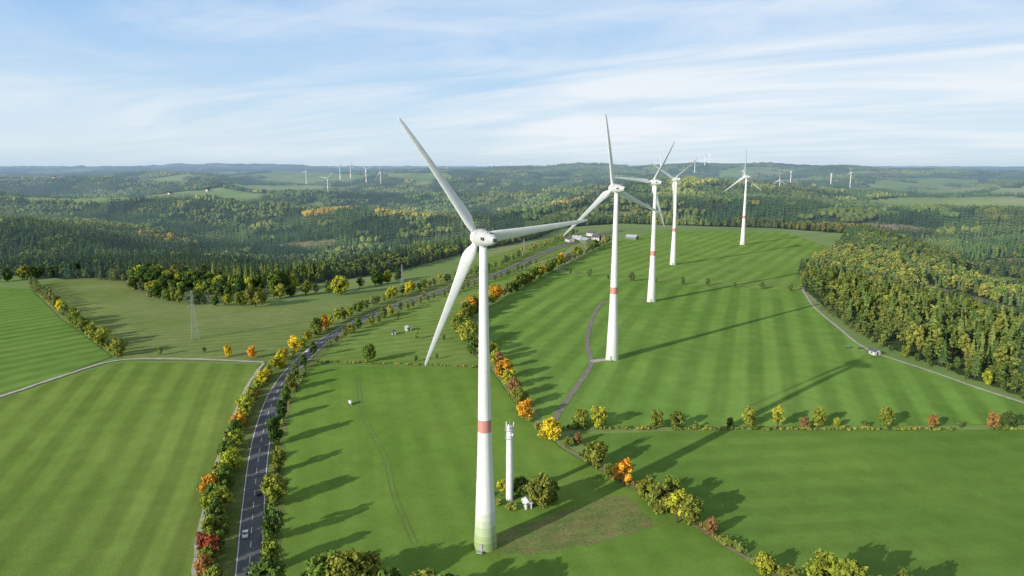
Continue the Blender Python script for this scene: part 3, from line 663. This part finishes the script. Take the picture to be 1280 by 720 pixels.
# ---------------------------------------------------------------- white mast
x,y=G(637,625)
e=mkobj("telecom_mast",None,(x,y,h(x,y)),label="white concrete telecom mast with antennas on its head",category="telecom mast")
b=MB(); b.lathe([(1.4,-.5),(1.35,0),(1.25,10),(1.15,20),(1.05,27.5),(.9,28)],24); mkobj("mast_column",b.mesh("mast_column",[wht],True),parent=e)
for z_,r_ in((23.5,1.6),(26.6,1.7)):
    b=MB(); b.lathe([(1.0,z_),(r_,z_),(r_,z_+.18),(1.0,z_+.18)],20)
    for k in range(10):
        a_=k*math.pi/5; b.tube((r_*.97*math.cos(a_),r_*.97*math.sin(a_),z_+.15),(r_*.97*math.cos(a_),r_*.97*math.sin(a_),z_+1.2),.04,.04,4)
        a2=(k+1)*math.pi/5; b.tube((r_*.97*math.cos(a_),r_*.97*math.sin(a_),z_+1.2),(r_*.97*math.cos(a2),r_*.97*math.sin(a2),z_+1.2),.04,.04,4)
    mkobj("platform",b.mesh("platform",[gry]),parent=e)
for k in range(3):
    b=MB(); a_=k*2*math.pi/3+.3; b.box((1.5*math.cos(a_),1.5*math.sin(a_),28.4),(.25,.35,2.0),0,a_); b.tube((.7*math.cos(a_),.7*math.sin(a_),28.),(1.4*math.cos(a_),1.4*math.sin(a_),28.),.05,.05,5); mkobj("antenna",b.mesh("antenna",[wht]),parent=e)
b=MB(); b.tube((1.1,-1.0,25.2),(1.4,-1.3,25.2),.55,.55,14); mkobj("dish_antenna",b.mesh("dish_antenna",[wht]),parent=e)
b=MB(); b.tube((0,0,28),(0,0,31),.08,.04,6); mkobj("lightning_rod",b.mesh("lightning_rod",[gry]),parent=e)
def shed(x,y,rz,d,lab,wallc,roofc,name="shed"):
    e=mkobj(name,None,(x,y,h(x,y)),(0,0,rz),label=lab,category="building" if name!="shed" else "shed")
    w_,l_,hh,rh=d; b=MB(); V=[(-w_/2,-l_/2,-1),(w_/2,-l_/2,-1),(w_/2,l_/2,-1),(-w_/2,l_/2,-1),(-w_/2,-l_/2,hh),(w_/2,-l_/2,hh),(w_/2,l_/2,hh),(-w_/2,l_/2,hh),(0,-l_/2,hh+rh),(0,l_/2,hh+rh)]
    b.add(V,[(0,1,5,8,4),(1,2,6,5),(2,3,7,9,6),(3,0,4,7)],0); mkobj("wall",b.mesh("wall",[wallc]),parent=e)
    ov=.4; s_=rh/(w_/2); b=MB()
    for sg in(-1,1):
        x1=sg*(w_/2+ov); z1=hh-ov*s_; V=[(0,-l_/2-ov,hh+rh+.05),(0,l_/2+ov,hh+rh+.05),(x1,l_/2+ov,z1+.05),(x1,-l_/2-ov,z1+.05),(0,-l_/2-ov,hh+rh+.25),(0,l_/2+ov,hh+rh+.25),(x1,l_/2+ov,z1+.25),(x1,-l_/2-ov,z1+.25)]
        b.add(V,[(0,1,2,3),(7,6,5,4),(0,3,7,4),(1,5,6,2),(3,2,6,7)],0)
    mkobj("roof",b.mesh("roof",[roofc]),parent=e)
    k=max(1,min(4,int(l_/4)))
    for i in range(k):
        yy=-l_/2+(i+.5)*l_/k
        for sg in(-1,1): b=MB(); b.box((sg*(w_/2+.02),yy,hh*.55),(.06,1.0,1.1),0); mkobj("window",b.mesh("window",[dgr]),parent=e)
    b=MB(); b.box((0,-l_/2-.02,1.),(1.2,.06,2.0),0); mkobj("door",b.mesh("door",[dgr]),parent=e); return e
ww=plain("wall_render",(.55,.53,.49),.9,.08,.5); bw=plain("wall_brick",(.28,.17,.12),.9,.15,.5); gw=plain("wall_metal_green",(.16,.20,.14),.6,.1,.5)
rs=plain("roof_slate",(.10,.105,.12),.7,.15,.6); rt=plain("roof_tile",(.16,.09,.07),.85,.15,.6); rm=plain("roof_metal",(.38,.41,.45),.5,.08,.5)
x,y=G(659,634); shed(x,y,.3,(2.4,3.2,2.3,.5),"small white equipment shed beside the mast",wht,wht)
x,y=G(1093,443); shed(x,y,.2,(4,5,2.4,1.2),"white walled field barn beside the gravel track",ww,rs,"barn")
x,y=G(510,413); shed(x,y,.5,(3,4.5,2.2,.8),"small white garden shed on the pasture",ww,rm)
x,y=G(492,418); shed(x,y,.2,(2.5,3.5,2.,.6),"small white garden shed on the pasture",ww,rs)
for u,v,d,rz,wc,rc_ in [(712,302,(9,14,4,3),.4,ww,rs),(722,301,(10,16,4.5,3.5),.9,ww,rm),(733,303,(12,22,4.5,2.5),.3,gw,rm),(745,300,(9,12,4.5,3.5),1.2,ww,rs),(754,300,(9,13,4.5,3.5),.2,bw,rs),(790,299,(9,18,4,3),.9,gw,rm),(740,295,(10,16,5,3.5),.6,ww,rs)]:
    x,y=G(u,v); o=shed(x,y,rz,d,"farm building with pitched roof in the hamlet",wc,rc_,"farmhouse"); o['group']="farm buildings in the hamlet"
k_=0
for i in range(600):
    if k_>=26: break
    u=random.choice([random.uniform(60,330),random.uniform(60,330),random.uniform(520,760)]); r_=random.uniform(3300,5200); x,y=AZ(u,r_)
    if bool(woodmask(np.array([x]),np.array([y]))[0]): continue
    k_+=1; e=mkobj("village_house",None,(x,y,h(x,y)),(0,0,random.random()*3),label="distant white village house among meadows",category="building",group="houses of distant villages")
    b=MB(); b.box((0,0,2.5),(11,16,9)); mkobj("wall",b.mesh("wall",[ww]),parent=e)
    b=MB(); b.add([(-6,-8.5,7),(6,-8.5,7),(6,8.5,7),(-6,8.5,7),(0,-8.5,12),(0,8.5,12)],[(0,1,4),(1,2,5,4),(2,3,5),(3,0,4,5),(3,2,1,0)]); mkobj("roof",b.mesh("roof",[random.choice([rs,rs,rt])]),parent=e)
# ---------------------------------------------------------------- lattice pylons
steel=plain("galvanised_steel",(.42,.44,.44),.5,.1,1.,.3)
def pylon_mesh(Ht=32.):
    b=MB(); w=lambda z: 1.9*(1-z/Ht)**1.2+.3
    Z_=[0,6,11,15.5,19.5,23,26,29,Ht]
    C=[(1,1),(-1,1),(-1,-1),(1,-1)]
    for i in range(len(Z_)-1):
        z0,z1=Z_[i],Z_[i+1]; a0,a1=w(z0),w(z1)
        for k in range(4):
            c,d_=C[k],C[(k+1)%4]
            b.tube((c[0]*a0,c[1]*a0,z0),(c[0]*a1,c[1]*a1,z1),.13,.13,4)
            b.tube((c[0]*a0,c[1]*a0,z0),(d_[0]*a1,d_[1]*a1,z1),.08,.08,4); b.tube((d_[0]*a0,d_[1]*a0,z0),(c[0]*a1,c[1]*a1,z1),.08,.08,4)
            b.tube((c[0]*a1,c[1]*a1,z1),(d_[0]*a1,d_[1]*a1,z1),.07,.07,4)
    M_=[]
    for z_,L_ in((22,2.8),(25.5,3.5),(29,2.5)):
        arms=MB()
        for sg in(-1,1):
            for yy in(-.4,.4): arms.tube((0,yy,z_),(sg*L_,0,z_+.1),.11,.09,4)
            arms.tube((0,0,z_+1.1),(sg*L_,0,z_+.15),.08,.07,4); arms.tube((sg*L_,0,z_),(sg*L_,0,z_-1.3),.08,.08,5)
        M_.append(arms.mesh("crossarm",[steel]))
    return b.mesh("lattice_tower",[steel]),M_
PT,PA=pylon_mesh()
for u,v,s_ in[(244,424,1.),(503,356,.62),(655,320,.7),(627,272,.8)]:
    x,y=G(u,v); e=mkobj("electricity_pylon",None,(x,y,h(x,y)),(0,0,.5),s_,label="grey steel lattice electricity pylon on open ground",category="pylon",group="electricity pylons")
    mkobj("lattice_tower",PT,parent=e)
    for q in PA: mkobj("crossarm",q,parent=e)
# ---------------------------------------------------------------- cars
glass=plain("car_glass",(.03,.035,.04),.15,.05,1.,0,.6); tyre=plain("tyre_rubber",(.03,.03,.03),.85,.1,3.); rim=plain("rim_alloy",(.5,.5,.52),.35,.05,2.,.6); lampm=plain("lamp_glass",(.7,.7,.68),.2,.05,2.); redl=plain("lamp_red",(.4,.03,.02),.3,.05,2.)
def car(d,side,paintc,lab):
    T_,N_=frames(RF); D=np.linalg.norm(RF-np.array(d),axis=1); i=int(D.argmin()); q=RF[i]+N_[i]*side; t=T_[i]*(1 if side<0 else -1)
    rz=math.atan2(t[1],t[0]); e=mkobj("car",None,(q[0],q[1],h(*q)+.165),(0,0,rz),label=lab,category="car",group="cars driving on the country road")
    pm=plain("car_paint",paintc,.3,.03,1.,0,.5)
    prof=[(-2.2,.3),(-2.25,.75),(-2.05,.98),(-1.75,1.02),(-1.15,1.42),(-.3,1.48),(.35,1.42),(1.05,1.0),(1.95,.85),(2.2,.65),(2.2,.3)]
    V=[];n_=len(prof)
    for yy in(-.88,.88):
        for a_,z_ in prof: V.append((a_,yy*(.82 if z_>1.1 else 1),z_))
    F=[tuple(range(n_)),tuple(range(n_,2*n_))[::-1]]+[(i_,n_+i_,n_+(i_+1)%n_,(i_+1)%n_) for i_ in range(n_)]
    mkobj("body",mkmesh("body",V,F,[pm]),parent=e)
    b=MB(); b.add([(1.02,-.74,1.05),(1.02,.74,1.05),(.40,.68,1.43),(.40,-.68,1.43)],[(0,1,2,3)]); mkobj("windscreen",b.mesh("windscreen",[glass]),parent=e)
    b=MB(); b.add([(-1.74,-.72,1.06),(-1.2,-.68,1.42),(-1.2,.68,1.42),(-1.74,.72,1.06)],[(0,1,2,3)]); mkobj("rear_window",b.mesh("rear_window",[glass]),parent=e)
    for sg in(-1,1):
        b=MB(); b.add([(-1.5,sg*.875,1.05),(.9,sg*.875,1.05),(.35,sg*.75,1.38),(-1.1,sg*.75,1.38)],[(0,1,2,3)]); mkobj("side_window",b.mesh("side_window",[glass]),parent=e)
        for xx in(-1.35,1.35):
            b=MB(); b.tube((xx,sg*.72,.33),(xx,sg*.93,.33),.33,.33,16); w_=mkobj("wheel",b.mesh("wheel",[tyre]),parent=e)
            b=MB(); b.tube((xx,sg*.9,.33),(xx,sg*.945,.33),.2,.2,12); mkobj("rim",b.mesh("rim",[rim]),parent=w_)
        b=MB(); b.box((2.17,sg*.62,.68),(.1,.4,.16)); mkobj("headlight",b.mesh("headlight",[lampm]),parent=e)
        b=MB(); b.box((-2.22,sg*.66,.8),(.08,.35,.16)); mkobj("tail_light",b.mesh("tail_light",[redl]),parent=e)
car(G(305,670),1.8,(.8,.8,.8),"white car driving on the two-lane road")
car(G(318,618),-1.8,(.05,.055,.06),"dark grey car driving on the two-lane road")
car(G(390,440),1.8,(.7,.7,.7),"silver car driving on the two-lane road")
# ---------------------------------------------------------------- field objects
x,y=G(438,506); e=mkobj("water_trailer",None,(x,y,h(x,y)+.08),(0,0,.4),label="white water tank trailer standing on the meadow",category="trailer")
b=MB(); b.lathe([(.1,-1.4),(.6,-1.35),(.75,-1.1),(.75,1.1),(.6,1.35),(.1,1.4)],16,0,'Y'); mkobj("tank",b.mesh("tank",[wht],True),(0,0,1.35),parent=e)
b=MB(); b.box((0,0,.55),(1.1,3.0,.12)); b.tube((0,-1.4,.55),(0,-2.8,.45),.06,.06,5); mkobj("chassis",b.mesh("chassis",[gry]),parent=e)
for sg in(-1,1): b=MB(); b.tube((sg*.65,0,.35),(sg*.9,0,.35),.35,.35,14); mkobj("wheel",b.mesh("wheel",[tyre]),parent=e)
for u,v,c in[(1060,435,(.12,.2,.13)),(1074,436,(.14,.2,.14))]:
    x,y=G(u,v); e=mkobj("farm_trailer",None,(x,y,h(x,y)+.05),(0,0,random.random()*3),.7,label="farm trailer parked on the meadow by the track",category="trailer",group="farm trailers parked by the track")
    b=MB(); b.box((0,0,1.0),(2.2,4.6,.15)); b.box((-1.05,0,1.5),(.1,4.6,.9)); b.box((1.05,0,1.5),(.1,4.6,.9)); b.box((0,-2.25,1.5),(2.,.1,.9)); b.box((0,2.25,1.5),(2.,.1,.9)); b.tube((0,-2.3,.9),(0,-4,.6),.08,.08,5); mkobj("trailer_bed",b.mesh("trailer_bed",[plain("trailer_paint",c,.6,.15,1.)]),parent=e)
    for sg in(-1,1):
        for yy in(-1.,.4): b=MB(); b.tube((sg*.8,yy,.45),(sg*1.1,yy,.45),.45,.45,14); mkobj("wheel",b.mesh("wheel",[tyre]),parent=e)
